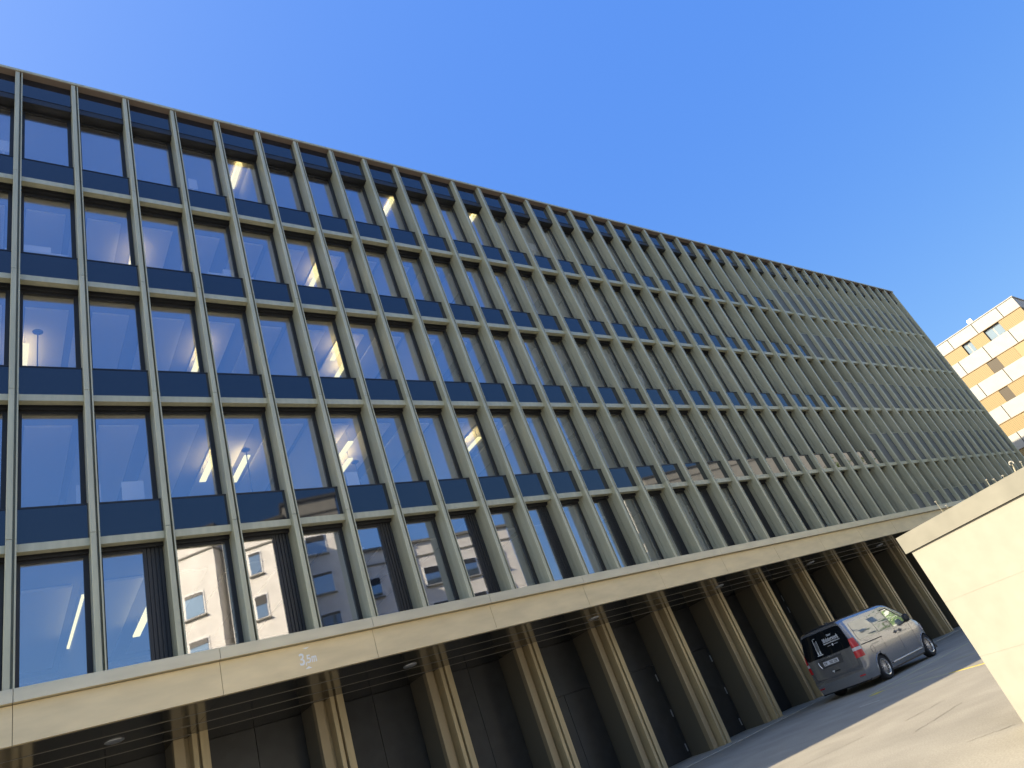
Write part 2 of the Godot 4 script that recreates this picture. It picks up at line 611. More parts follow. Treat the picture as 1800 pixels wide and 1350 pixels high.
	lathe(dp, PackedVector2Array([Vector2(0, 0.03), Vector2(0.05, 0.02), Vector2(0.055, 0.0)]), Vector3.ZERO, 12)
	var bell := obj("socket", dp, M["groove black"], b, V(2.76 + 2.395 * 6 - 0.46, 1.02, -2.9))
	bell.rotation.y = -PI / 2
	one("ground_floor_wall", M["door"], b, -6.0, 42.05, 0.0, 3.56, -4.0, -3.50)
	# the clearance sign painted on the fascia: white arrows, big 3, small 5m
	var sign_node := node("clearance_sign", b, V(0, 0, -0.053))
	for a in [[3.695, 3.812, 3.915, 3.888], [3.690, 3.800, 3.591, 3.626]]:
		st = start()
		var pts := [V(a[0], a[2], 0), V(a[1], a[2], 0), V((a[0] + a[1]) / 2.0, a[3], 0)]
		tri(st, pts[0], pts[1], pts[2], Vector3.BACK, Vector3.BACK, Vector3.BACK)
		obj("arrow", st, M["white print"], sign_node)
	lettering("digit", "3", "Droid Sans", true, [3.620, 3.700, 3.656, 3.838], M["white print"], sign_node)
	lettering("digit", ",", "Droid Sans", true, [3.708, 3.728, 3.640, 3.690], M["white print"], sign_node)
	lettering("digit", "5", "Droid Sans", true, [3.735, 3.800, 3.672, 3.797], M["white print"], sign_node)
	lettering("digit", "m", "Droid Sans", true, [3.812, 3.890, 3.672, 3.766], M["white print"], sign_node)
	# inside
	for s in 5:
		one("floor_slab", M["slab"], b, -5.95, 42.0, TOP[s] - 0.02, TOP[s] + 0.13, -6.3, -0.43)
		one("carpet", M["carpet"], b, -5.9, 41.9, FLOOR[s] + 0.135, FLOOR[s] + 0.145, -6.2, -0.44)
		one("core_wall", M["plaster"], b, -5.9, 41.9, FLOOR[s] + 0.13, TOP[s] - 0.02, -6.4, -6.2)
		for x in [-4.0, 1.0, 5.0, 8.0, 11.0, 15.0, 20.0, 26.0, 34.0]:
			one("partition", M["plaster"], b, x - 0.04, x + 0.04, FLOOR[s] + 0.13, TOP[s] - 0.02, -6.2, -0.62)
		for k in range(-3, 20):
			one("ceiling_panel", M["ceiling sail"], b, k + 0.17 + 0.06 * sin(k * 2.3), k + 0.83, TOP[s] - 0.085, TOP[s] - 0.045, -5.6, -0.78 if s > 0 else -1.45)
	one("floor_slab", M["plaster"], b, -5.95, 42.0, 3.98, 4.28, -6.3, -0.43)
	one("end_wall", M["champagne metal"], b, 42.065, 42.12, 4.16, 17.02, -14.0, -0.25)
	one("end_wall", M["champagne metal"], b, -6.08, -6.02, 0.0, 17.02, -14.0, 0.0)
	one("rear_wall", M["plaster"], b, -6.0, 42.05, 0.0, 16.9, -14.0, -13.7)

func text_mesh(text: String, face: String, bold: bool) -> TextMesh:
	var t := TextMesh.new()
	var f := SystemFont.new()
	f.font_names = PackedStringArray([face])
	f.font_weight = 700 if bold else 400
	t.font = f
	t.font_size = 64
	t.pixel_size = 0.01
	t.depth = 0.05
	t.curve_step = 2.0
	t.text = text
	return t

# flat letters stretched to fill the box x0, x1, y0, y1 (in bays) on their carrier
func lettering(called: String, text: String, face: String, bold: bool, fill: Array, m: Material, parent: Node) -> MeshInstance3D:
	var t := text_mesh(text, face, bold)
	var a := t.get_aabb()
	var o := put(called, t, m, parent)
	var sc := Vector3((fill[1] - fill[0]) * U / a.size.x, (fill[3] - fill[2]) * U / a.size.y, 0.04)
	o.scale = sc
	o.position = Vector3(fill[0] * U - a.position.x * sc.x, fill[2] * U - a.position.y * sc.y, 0.002)
	return o

# ------------------------------------------------------------------ lamps and things behind the windows
func office_contents() -> void:
	K = U
	var names := ["lowest", "second lowest", "middle", "second highest", "top"]
	var lamps := [[0, 0.98, -1.2, -3.7], [0, 2.02, -1.2, -3.7], [1, 3.22, -1.4, -2.5], [1, 3.86, -1.5, -2.6], [1, 5.92, -1.05, -1.9], [1, 6.2, -1.8, -2.6], [1, 9.3, -1.0, -1.9],
		[2, 0.20, -1.5, -2.6], [2, 3.26, -1.2, -2.2], [2, 6.58, -1.2, -2.3], [2, 6.22, -0.9, -1.5], [3, 2.15, -1.2, -2.2], [3, 6.27, -1.0, -1.75], [4, 4.72, -0.85, -1.7], [4, 9.22, -0.9, -1.7], [4, 12.2, -0.75, -1.4]]
	var ordinal := ["first", "second", "third", "fourth", "fifth"]
	var seen := {}
	for l in lamps:
		var s: int = l[0]
		var n: int = seen.get(s, 0)
		seen[s] = n + 1
		var y: float = TOP[s] - 0.34
		var length: float = (l[2] - l[3])
		var t := thing("office_lamp", "lit strip lamp behind the %s window row, %s lit lamp from the left" % [names[s], ordinal[n]], "lamp", V(l[1], y, (l[2] + l[3]) / 2.0), "lit strip lamps in the offices")
		one("tube", M["lamp glow"], t, -0.06, 0.06, -0.015, 0.015, -length / 2, length / 2)
		for e in [-0.4, 0.4]:
			one("hanger", M["hinge"], t, -0.006, 0.006, 0.015, 0.295, e * length - 0.006, e * length + 0.006)
		var a := AreaLight3D.new()
		a.name = "uplight"
		a.area_size = Vector2(0.12 * U, length * U)
		a.light_color = Color(1.0, 0.87, 0.58)
		a.light_energy = (0.15 if s < 4 else 0.10) if s > 0 else 0.04
		a.area_range = 40.0
		a.shadow_enabled = true
		a.position = V(0, 0.02, 0)
		a.rotation.x = PI / 2
		t.add_child(a)
	# floor lamps standing dark against the lit ceilings
	for q in [[2, 0.36, -1.05, 2.02, "dark floor lamp by the lit lamp behind the leftmost middle row window"], [1, 3.72, -1.15, 2.0, "dark floor lamp under the lit lamps of the second lowest window row"], [1, 6.02, -1.3, 1.7, "dark floor lamp beside the screen in the second lowest window row"]]:
		var fl := thing("floor_lamp", q[4], "lamp", V(q[1], FLOOR[q[0]] + 0.145, q[2]), "floor lamps in the offices")
		var fs := start()
		var top: float = q[3] * U
		tube(fs, PackedVector3Array([Vector3(0, 0.02, 0), Vector3(0, top * 0.6, 0), Vector3(0.01, top, 0)]), 0.012, 8)
		obj("pole", fs, M["frame"], fl)
		fs = start()
		lathe(fs, PackedVector2Array([Vector2(0.0, 0.0), Vector2(0.15, 0.0), Vector2(0.15, 0.02), Vector2(0.0, 0.025)]), Vector3.ZERO, 20)
		var base := obj("base", fs, M["frame"], fl)
		base.rotation.x = -PI / 2
		fs = start()
		lathe(fs, PackedVector2Array([Vector2(0.04, 0.05), Vector2(0.10, 0.0), Vector2(0.095, -0.01), Vector2(0.0, 0.03)]), Vector3.ZERO, 20)
		var head := obj("shade", fs, M["frame"], fl, Vector3(0.01, top, 0))
		head.rotation.x = -PI / 2
	# pale things standing at the windows
	var mats := [M["plaster"], M["white print"]]
	var items := [[1, 0.85, 1.19, 7.38, "computer screen", "pale screen back at the foot of the leftmost second-row window pane"], [1, 1.49, 1.82, 7.39, "computer screen", "pale square screen back in the second window of the second lowest row"],
		[1, 5.46, 5.72, 7.34, "computer screen", "pale screen back under a lit lamp in the second lowest row"], [4, -0.34, -0.10, 15.59, "computer screen", "pale screen back in the cut-off leftmost window of the top row"],
		[4, 3.33, 3.52, 15.55, "computer screen", "small pale screen back in the fourth window of the top row"], [4, 13.96, 14.29, 15.71, "computer screen", "pale green screen back in the far window of the top row"],
		[2, 16.05, 16.26, 10.28, "computer screen", "small pale screen back in the far middle row"]]
	for it in items:
		var s: int = it[0]
		var y0: float = FLOOR[s] + 0.145
		var yt: float = it[3]
		var cx: float = (it[1] + it[2]) / 2.0
		var w: float = (it[2] - it[1])
		var t := thing("computer_screen", it[5], "computer screen", V(cx, y0 + 0.62, -0.75), "screens at the office windows")
		var hh := yt - y0 - 0.62
		one("housing", mats[1], t, -w / 2, w / 2, maxf(0.12, hh - 0.34), hh, -0.012, 0.012)
		one("stand", mats[1], t, -0.02, 0.02, 0.0, maxf(0.12, hh - 0.34), -0.03, -0.013)
		var d := thing("desk", "pale desk under the %s" % it[5].replace(" of the", ",").replace("pale ", ""), "desk", V(cx, y0, -0.95), "desks at the office windows")
		one("top", mats[0], d, -0.65, 0.65, 0.59, 0.615, -0.35, 0.35)
		for x in [-0.6, 0.6]:
			one("leg", M["hinge"], d, x - 0.02, x + 0.02, 0.0, 0.59, -0.3, 0.3)
	for it in [[2, 0.13, 0.56, 12.56 - 2.56, "white low box on the sill of the left middle row window"], [3, 0.13, 0.56, 12.56, "white low box lying at the second highest row, leftmost full window"], [3, 3.74, 4.02, 12.57, "flat white box at the fourth window of the second highest row"]]:
		if it[0] == 2:
			continue
		var bx := thing("paper_box", it[4], "box", V((it[1] + it[2]) / 2.0, FLOOR[it[0]] + 0.145, -0.75), "")
		one("shelf", mats[0], bx, -0.5, 0.5, 0.0, it[3] - FLOOR[it[0]] - 0.30, -0.2, 0.1)
		one("carton", mats[1], bx, -(it[2] - it[1]) / 2.0, (it[2] - it[1]) / 2.0, it[3] - FLOOR[it[0]] - 0.30, it[3] - FLOOR[it[0]] - 0.145, -0.15, 0.09)

# ------------------------------------------------------------------ the sunlit building at the right
func far_building() -> void:
	K = U
	var X := 60.0
	var m := mat("white panel", lin(0.305, 0.300, 0.285), 0.7)
	weathered(m, 31, 0.95, 1.0, Vector3(0.2, 0.2, 0.2), 0.01)
	var im := Image.create(64, 64, false, Image.FORMAT_RGB8)
	im.fill(Color(0.50, 0.42, 0.26))
	for j in 4:
		for i in 4:
			im.fill_rect(Rect2i(i * 16 + 4, j * 16 + 4, 8, 8), Color(0.33, 0.265, 0.15))
	m = mat("perforated screen", Color(1, 1, 1), 0.6)
	m.albedo_texture = ImageTexture.create_from_image(im)
	m.uv1_triplanar = true
	m.uv1_world_triplanar = true
	m.uv1_scale = Vector3(1.9, 1.9, 1.9)
	m = mat("screen over window", Color(0.42, 0.40, 0.38), 0.6)
	m.albedo_texture = M["perforated screen"].albedo_texture
	m.uv1_triplanar = true
	m.uv1_world_triplanar = true
	m.uv1_scale = Vector3(1.9, 1.9, 1.9)
	mat("tan shutter", lin(0.235, 0.185, 0.095), 0.7)
	m = mat("far glass", lin(0.26, 0.35, 0.44), 0.03, 0.8, 0.9)
	mat("curtained pane", lin(0.085, 0.135, 0.19), 0.08, 0.0, 0.7)
	mat("rust trim", lin(0.16, 0.105, 0.06), 0.7)
	mat("panel joint", lin(0.12, 0.105, 0.075), 0.9)
	var b := thing("apartment_building", "sunlit apartment block of white bands and tan perforated screens beyond the offices", "building")
	one("core", M["panel joint"], b, X + 0.36, X + 24.0, 0, 17.7, -40, 1.50)
	one("roof_edge", M["white panel"], b, X - 0.05, X + 24.1, 17.825, 17.89, -40, 1.66)
	var tops := [17.79, 15.90, 13.72, 11.52, 9.35, 7.15, 4.95, 2.75]
	var bots := [16.90, 14.76, 12.58, 10.40, 8.22, 6.02, 3.82, 1.62]
	var offs := [0.36, -0.02, 0.06, 0.40, 0.1, 0.3, 0.0, 0.2]
	for r in 8:
		var z := 1.60
		var nz: float = offs[r] + 0.0
		var first := true
		while z > -20.0:
			one("white_panel", M["white panel"], b, X, X + 0.12, bots[r], tops[r], nz + 0.028, z)
			z = nz - 0.028
			nz -= 2.0
			first = false
		one("band_trim", M["rust trim"], b, X - 0.03, X + 0.1, bots[r] - 0.05, bots[r] - 0.004, -20, 1.61)
		# the strip below the band: screens between windows
		var top: float = bots[r] - 0.054
		var bot: float = tops[r + 1] + 0.004 if r < 7 else 0.0
		var cuts := []
		match r:
			0: cuts = [[-0.13, -1.34, "window"], [-2.42, -3.12, "window"], [-5.2, -6.4, "window"], [-8, -9.2, "window"]]
			1: cuts = [[0.95, -0.45, "shutter"], [-1.75, -2.55, "mesh"], [-5.0, -6.0, "window"]]
			2: cuts = [[1.3, 0.3, "shutter"], [-2.42, -3.12, "mesh"], [-5.5, -6.2, "window"]]
			3: cuts = [[1.0, -0.3, "window"], [-1.9, -2.9, "shutter"], [-5.5, -6.2, "mesh"]]
			_: cuts = [[1.0, -0.3, "window"], [-2.4, -3.2, "mesh"], [-5.5, -6.2, "window"]]
		z = 1.58
		for c in cuts:
			one("screen", M["perforated screen"], b, X + 0.02, X + 0.12, bot, top, c[0], z)
			if c[2] == "window":
				var w := node("window", b)
				one("frame", M["white panel"], w, X + 0.30, X + 0.34, bot, top, c[1], c[0])
				var mid: float = (c[0] + c[1]) / 2.0
				one("pane", M["curtained pane"], w, X + 0.28, X + 0.30, bot + 0.1, top - 0.08, mid + 0.05, c[0] - 0.06)
				one("pane", M["curtained pane"], w, X + 0.28, X + 0.30, bot + 0.1, top - 0.08, c[1] + 0.06, mid - 0.05)
			elif c[2] == "shutter":
				one("shutter", M["tan shutter"], b, X + 0.05, X + 0.12, bot, top - 0.03, c[1], c[0])
			else:
				one("mesh_screen", M["screen over window"], b, X + 0.06, X + 0.12, bot, top, c[1], c[0])
			z = c[1]
		one("screen", M["perforated screen"], b, X + 0.02, X + 0.12, bot, top, -20, z)
	# side face, in shade
	for r in 8:
		one("side_band", M["white panel"], b, X + 0.13, X + 24.0, bots[r], tops[r], 1.50, 1.59)
	var ch := one("chimney", M["white panel"], b, X + 0.6, X + 1.0, 17.88, 18.2, -1.9, -1.5)
	one("cowl", M["hinge"], ch, X + 0.65, X + 0.95, 18.2, 18.4, -1.85, -1.55)

# ------------------------------------------------------------------ what the windows and the van mirror: the far side of the court
func block(label: String, from_x: float, to_x: float, at_z: float, top: float, floor0: float, storeys: int, wins_at: Array, side_win := true, turn := 0.0, half := 0.43) -> void:
	var cx := (from_x + to_x) / 2.0
	var b := thing("apartment_block", label, "building", V(cx, 0, at_z))
	b.rotation.y = turn
	var x0 := (from_x - cx) / cos(turn)
	var x1 := (to_x - cx) / cos(turn)
	var z := 0.0
	var wins := []
	for w in wins_at:
		wins.append((w - cx) / cos(turn))
	one("wall", M["render"], b, x0, x1, 0, top, z, z + 9.0)
	one("roof_slab", M["coping"], b, x0 - 0.12, x1 + 0.12, top, top + 0.14, z - 0.15, z + 9.1)
	one("string_course", M["coping"], b, x0 - 0.03, x1 + 0.03, top - 0.80, top - 0.72, z - 0.06, z + 9.03)
	for f in storeys:
		for x in wins:
			var y: float = floor0 + 2.0 * f
			var w := node("window", b)
			one("frame", M["white print"], w, x - half - 0.07, x + half + 0.07, y - 0.06, y + 1.02, z - 0.03, z - 0.004)
			one("pane", M["far glass"], w, x - half, x + half, y, y + 0.96, z - 0.05, z - 0.031)
			one("shutter_box", M["vent"], w, x - half, x + half, y + 0.55 + 0.3 * rng.randf(), y + 0.96, z - 0.07, z - 0.051)
			one("sill", M["coping"], w, x - half - 0.11, x + half + 0.11, y - 0.12, y - 0.062, z - 0.12, z - 0.004)
		if side_win:
			for dz in [1.6, 4.0, 6.5]:
				var y2: float = floor0 + 2.0 * f
				var w2 := node("window", b)
				one("pane", M["far glass"], w2, x0 - 0.04, x0 - 0.004, y2, y2 + 0.96, z + dz, z + dz + 0.85)
				one("sill", M["coping"], w2, x0 - 0.10, x0 - 0.004, y2 - 0.1, y2 - 0.02, z + dz - 0.06, z + dz + 0.91)

func across_the_court() -> void:
	K = U
	var m := mat("render", lin(0.80, 0.78, 0.73), 0.85)
	weathered(m, 41, 0.9, 1.0, Vector3(0.2, 0.2, 0.2), 0.01)
	block("white corner house mirrored in the third window of the lowest row", 6.1, 7.9, 20.0, 14.9, 1.35, 6, [7.05], false, 0.7, 0.40)
	block("cream house with narrow windows mirrored in the fourth window of the lowest row", 8.27, 10.46, 18.4, 14.3, 2.3, 6, [9.36], true, 0.6, 0.24)
	block("grey white house with tall roof mirrored in the fifth window of the lowest row", 11.6, 14.1, 20.0, 16.2, 1.45, 7, [12.95], true, 0.3, 0.45)
	block("lower white house with ledge under its roof, mirrored right of the taller ones", 14.9, 24.7, 20.4, 13.55, 1.1, 6, [15.9, 17.6, 19.3, 21.6, 23.5], false, 0.14)
	block("tall white house far along the court, mirrored in the far spandrel panels", 50.0, 78.0, 25.0, 20.2, 1.5, 8, [51.5, 54, 57, 60, 63, 66, 69, 72, 75], true, 0.3)
	K = 1.0
	# trees at the far side of the court
	m = mat("bark", lin(0.10, 0.075, 0.05), 0.95)
	m = mat("leaf", lin(0.11, 0.17, 0.035), 0.6)
	m.backlight_enabled = true
	m.backlight = lin(0.10, 0.17, 0.02)
	var sorts := ["tallest", "broad", "slim", "round", "loose", "dense", "small"]
	var k := 0
	for q in [[29.0, 22.0, 12.2], [33.5, 24.0, 12.0], [37.5, 22.5, 12.6], [41.5, 25.0, 11.0], [40.4, 8.8, 12.5], [46.5, 12.5, 13.5], [45.0, 6.5, 13.0]]:
		var t := thing("courtyard_tree", "%s green tree mirrored in the glass, tree %s of the row across the court" % [sorts[k], ["one", "two", "three", "four", "five", "six", "seven"][k]], "tree", Vector3(q[0] * U, 0, q[1] * U), "trees across the court")
		var h: float = q[2]
		var st := start()
		tube(st, PackedVector3Array([Vector3(0, 0, 0), Vector3(0.05, h * 0.3, 0.05), Vector3(-0.05, h * 0.7, 0)]), 0.16, 8)
		for i in 6:
			var a := i * 1.1 + k
			tube(st, PackedVector3Array([Vector3(0, h * (0.28 + 0.06 * i), 0), Vector3(cos(a) * h * 0.11, h * (0.42 + 0.06 * i), sin(a) * h * 0.11), Vector3(cos(a) * h * 0.2, h * (0.55 + 0.05 * i), sin(a) * h * 0.2)]), 0.06, 6)
		obj("trunk", st, M["bark"], t)
		st = start()
		var clumps := []
		for i in 26:
			var v := Vector3(rng.randfn(), rng.randfn(), rng.randfn()).normalized() * pow(rng.randf(), 0.4)
			clumps.append(Vector3(v.x * h * 0.24, h * 0.64 + v.y * h * 0.30, v.z * h * 0.24))
		for i in 2600:
			var c: Vector3 = clumps[i % 26]
			var v := c + Vector3(rng.randfn(), rng.randfn(), rng.randfn()) * h * 0.045
			var n := Vector3(rng.randfn(), rng.randfn() + 0.6, rng.randfn()).normalized()
			var u := n.cross(Vector3(rng.randfn(), rng.randfn(), rng.randfn())).normalized()
			var w := n.cross(u)
			var s := rng.randf_range(0.12, 0.24)
			quad(st, v - u * s, v + w * s * 0.55, v + u * s, v - w * s * 0.55, n)
		obj("crown", st, M["leaf"], t).set_meta("kind", "stuff")
		k += 1

# ------------------------------------------------------------------ the low concrete building at the right edge
func garage() -> void:
	K = U
	var corner := Vector2(7.37, 7.40)
	var along := Vector2(-0.39, 0.92).normalized()
	var into := Vector2(0.92, 0.39).normalized()
	var g := thing("garage", "low pale concrete garage wall with flat roof at the right edge", "garage")
	var oblong := func(a0: float, a1: float, i0: float, i1: float) -> PackedVector2Array:
		return PackedVector2Array([corner + along * a0 + into * i0, corner + along * a1 + into * i0, corner + along * a1 + into * i1, corner + along * a0 + into * i1])
	var st := start()
	# cast in three lifts with fine joints between them
	var lifts := [0.0, 0.62, 1.16, 1.705]
	for i in 3:
		for j in 4:
			st = start()
			prism(st, oblong.call(j * 2.6 + (0.0 if j == 0 else 0.0006), (j + 1) * 2.6 - 0.0006, 0.0, 0.2), lifts[i] + (0.0006 if i else 0.0), lifts[i + 1] - 0.0006)
			obj("wall_pour", st, M["concrete wall"], g)
	st = start()
	prism(st, oblong.call(0.02, 10.3, 0.006, 4.0), 0.0, 1.70)
	obj("body", st, M["concrete wall"], g)
	st = start()
	prism(st, oblong.call(-0.045, 10.5, -0.035, 4.06), 1.708, 1.885)
	obj("roof_slab", st, M["coping"], g)
	st = start()
	prism(st, oblong.call(1.2, 1.45, -0.002, 0.02), 1.02, 1.03)
	obj("paint_mark", st, mat("pink mark", lin(0.62, 0.42, 0.36), 0.8), g)
	# dry stems of the roof planting
	mat("dry stem", lin(0.26, 0.24, 0.18), 0.9)
	mat("dry head", lin(0.30, 0.29, 0.26), 0.9)
	var stems := [[8.0, 7.67, 2.09, "nearest the corner"], [7.93, 7.78, 2.0, "short, just behind the corner one"], [7.74, 8.29, 2.03, "with forked head in the middle"], [7.69, 8.41, 1.995, "low one in the middle"], [7.61, 8.59, 2.04, "thick and hooked"], [7.57, 8.68, 2.02, "slim, at the right picture edge"], [7.60, 8.50, 1.98, "leaning, left of the hooked one"]]
	for i in stems.size():
		var q: Array = stems[i]
		var t := thing("dry_plant", "dry plant stem on the garage roof, %s" % q[3], "plant", V(q[0], 1.885, q[1]), "dry stems on the garage roof")
		var h: float = (q[2] - 1.885) * U
		st = start()
		var path := PackedVector3Array()
		var lean := rng.randf_range(-0.05, 0.05)
		for n in 7:
			var f := n / 6.0
			path.append(Vector3(lean * f * f, h * f, lean * 0.5 * f))
		tube(st, path, 0.003 if i != 4 else 0.009, 6)
		obj("stem", st, M["dry stem"], t)
		st = start()
		var top := path[6]
		if i == 4:
			var loop := PackedVector3Array()
			for n in 10:
				var a := -0.6 + n * 0.5
				loop.append(top + Vector3(0.0, 0.02 + 0.022 * sin(a), 0.022 * cos(a)))
			tube(st, loop, 0.008, 6)
		else:
			for n in 9:
				var a := TAU * n / 9.0
				var e := top + Vector3(cos(a) * 0.012, 0.008 + 0.008 * sin(a * 3.0), sin(a) * 0.012)
				tube(st, PackedVector3Array([top, (top + e) / 2.0 + Vector3(0, 0.004, 0), e]), 0.003, 5)
		obj("seed_head", st, M["dry head"], t)

# ------------------------------------------------------------------ the van (written in metres; x forward, z to its right)
const WB := [[0.20, 0.87], [0.34, 0.915], [0.50, 0.938], [0.70, 0.950], [0.92, 0.955], [1.10, 0.945], [1.22, 0.928], [1.45, 0.872], [1.70, 0.800], [1.95, 0.715]]
const LEN := 4.61

func body_w(y: float) -> float:
	for i in WB.size() - 1:
		if y <= WB[i + 1][0]:
			var f := clampf((y - WB[i][0]) / (WB[i + 1][0] - WB[i][0]), 0.0, 1.0)
			return lerpf(WB[i][1], WB[i + 1][1], f)
	return WB[-1][1]

func body_plan(x: float) -> float:
	if x < 0.30:
		return 1.0 - 0.10 * pow(1.0 - maxf(x, 0.0) / 0.30, 2.4)
	if x > 3.55:
		return 1.0 - 0.34 * pow((x - 3.55) / 1.06, 2.4)
	return 1.0

func body_h(x: float) -> float:
	if x < 0.4:
		return 1.925 - 0.05 * pow((0.4 - x) / 0.4, 2.0)
	if x < 2.55:
		return 1.925
	if x < 2.95:
		return lerpf(1.925, 1.86, pow((x - 2.55) / 0.4, 1.6))
	if x < 3.80:
		return lerpf(1.86, 1.22, (x - 2.95) / 0.85)
	if x < 4.38:
		return lerpf(1.22, 1.05, (x - 3.80) / 0.58)
	return lerpf(1.05, 0.80, pow((x - 4.38) / 0.23, 1.5))

func rear_x(y: float) -> float:
	if y < 0.52:
		return 0.0 + 0.05 * pow((0.52 - y) / 0.32, 2.0)
	if y < 0.60:
		return lerpf(0.0, 0.045, (y - 0.52) / 0.08)
	if y < 1.15:
		return lerpf(0.045, 0.075, (y - 0.60) / 0.55)
	return lerpf(0.075, 0.20, (y - 1.15) / 0.77)

func rear_point(y: float, z: float, out: float) -> Vector3:
	var w := body_w(y) * 0.90
	return Vector3(rear_x(y) - 0.055 * (1.0 - pow(minf(absf(z) / w, 1.0), 2.0)) - out, y, z)

func side_point(x: float, y: float, out: float, hand := 1.0) -> Vector3:
	return Vector3(x + rear_x(y) * (1.0 - minf(x / LEN, 1.0)), y, (body_w(y) * body_plan(x) + out) * hand)

# sheet on the rear between two edges that change with height
func rear_patch(y0: float, y1: float, z0: Callable, z1: Callable, out: float, rows := 12, cols := 12) -> SurfaceTool:
	var st := start()
	var r := []
	for i in rows + 1:
		var y := lerpf(y0, y1, i / float(rows))
		var line := PackedVector3Array()
		for j in cols + 1:
			line.append(rear_point(y, lerpf(z0.call(y), z1.call(y), j / float(cols)), out))
		r.append(line)
	sheet(st, r, Vector3(3, 1, 0))
	return st

func side_patch(y0: float, y1: float, x0: Callable, x1: Callable, out: float, hand := 1.0, rows := 12, cols := 16) -> SurfaceTool:
	var st := start()
	var r := []
	for i in rows + 1:
		var y := lerpf(y0, y1, i / float(rows))
		var line := PackedVector3Array()
		for j in cols + 1:
			line.append(side_point(lerpf(x0.call(y), x1.call(y), j / float(cols)), y, out, hand))
		r.append(line)
	sheet(st, r, Vector3(2.3, 1, 0))
	return st

func rounded(v: float, y: float, y0: float, y1: float, r: float, sgn: float) -> float:
	var d := minf(y - y0, y1 - y)
	if d >= r:
		return v
	return v + sgn * (r - sqrt(maxf(r * r - (r - d) * (r - d), 0.0)))

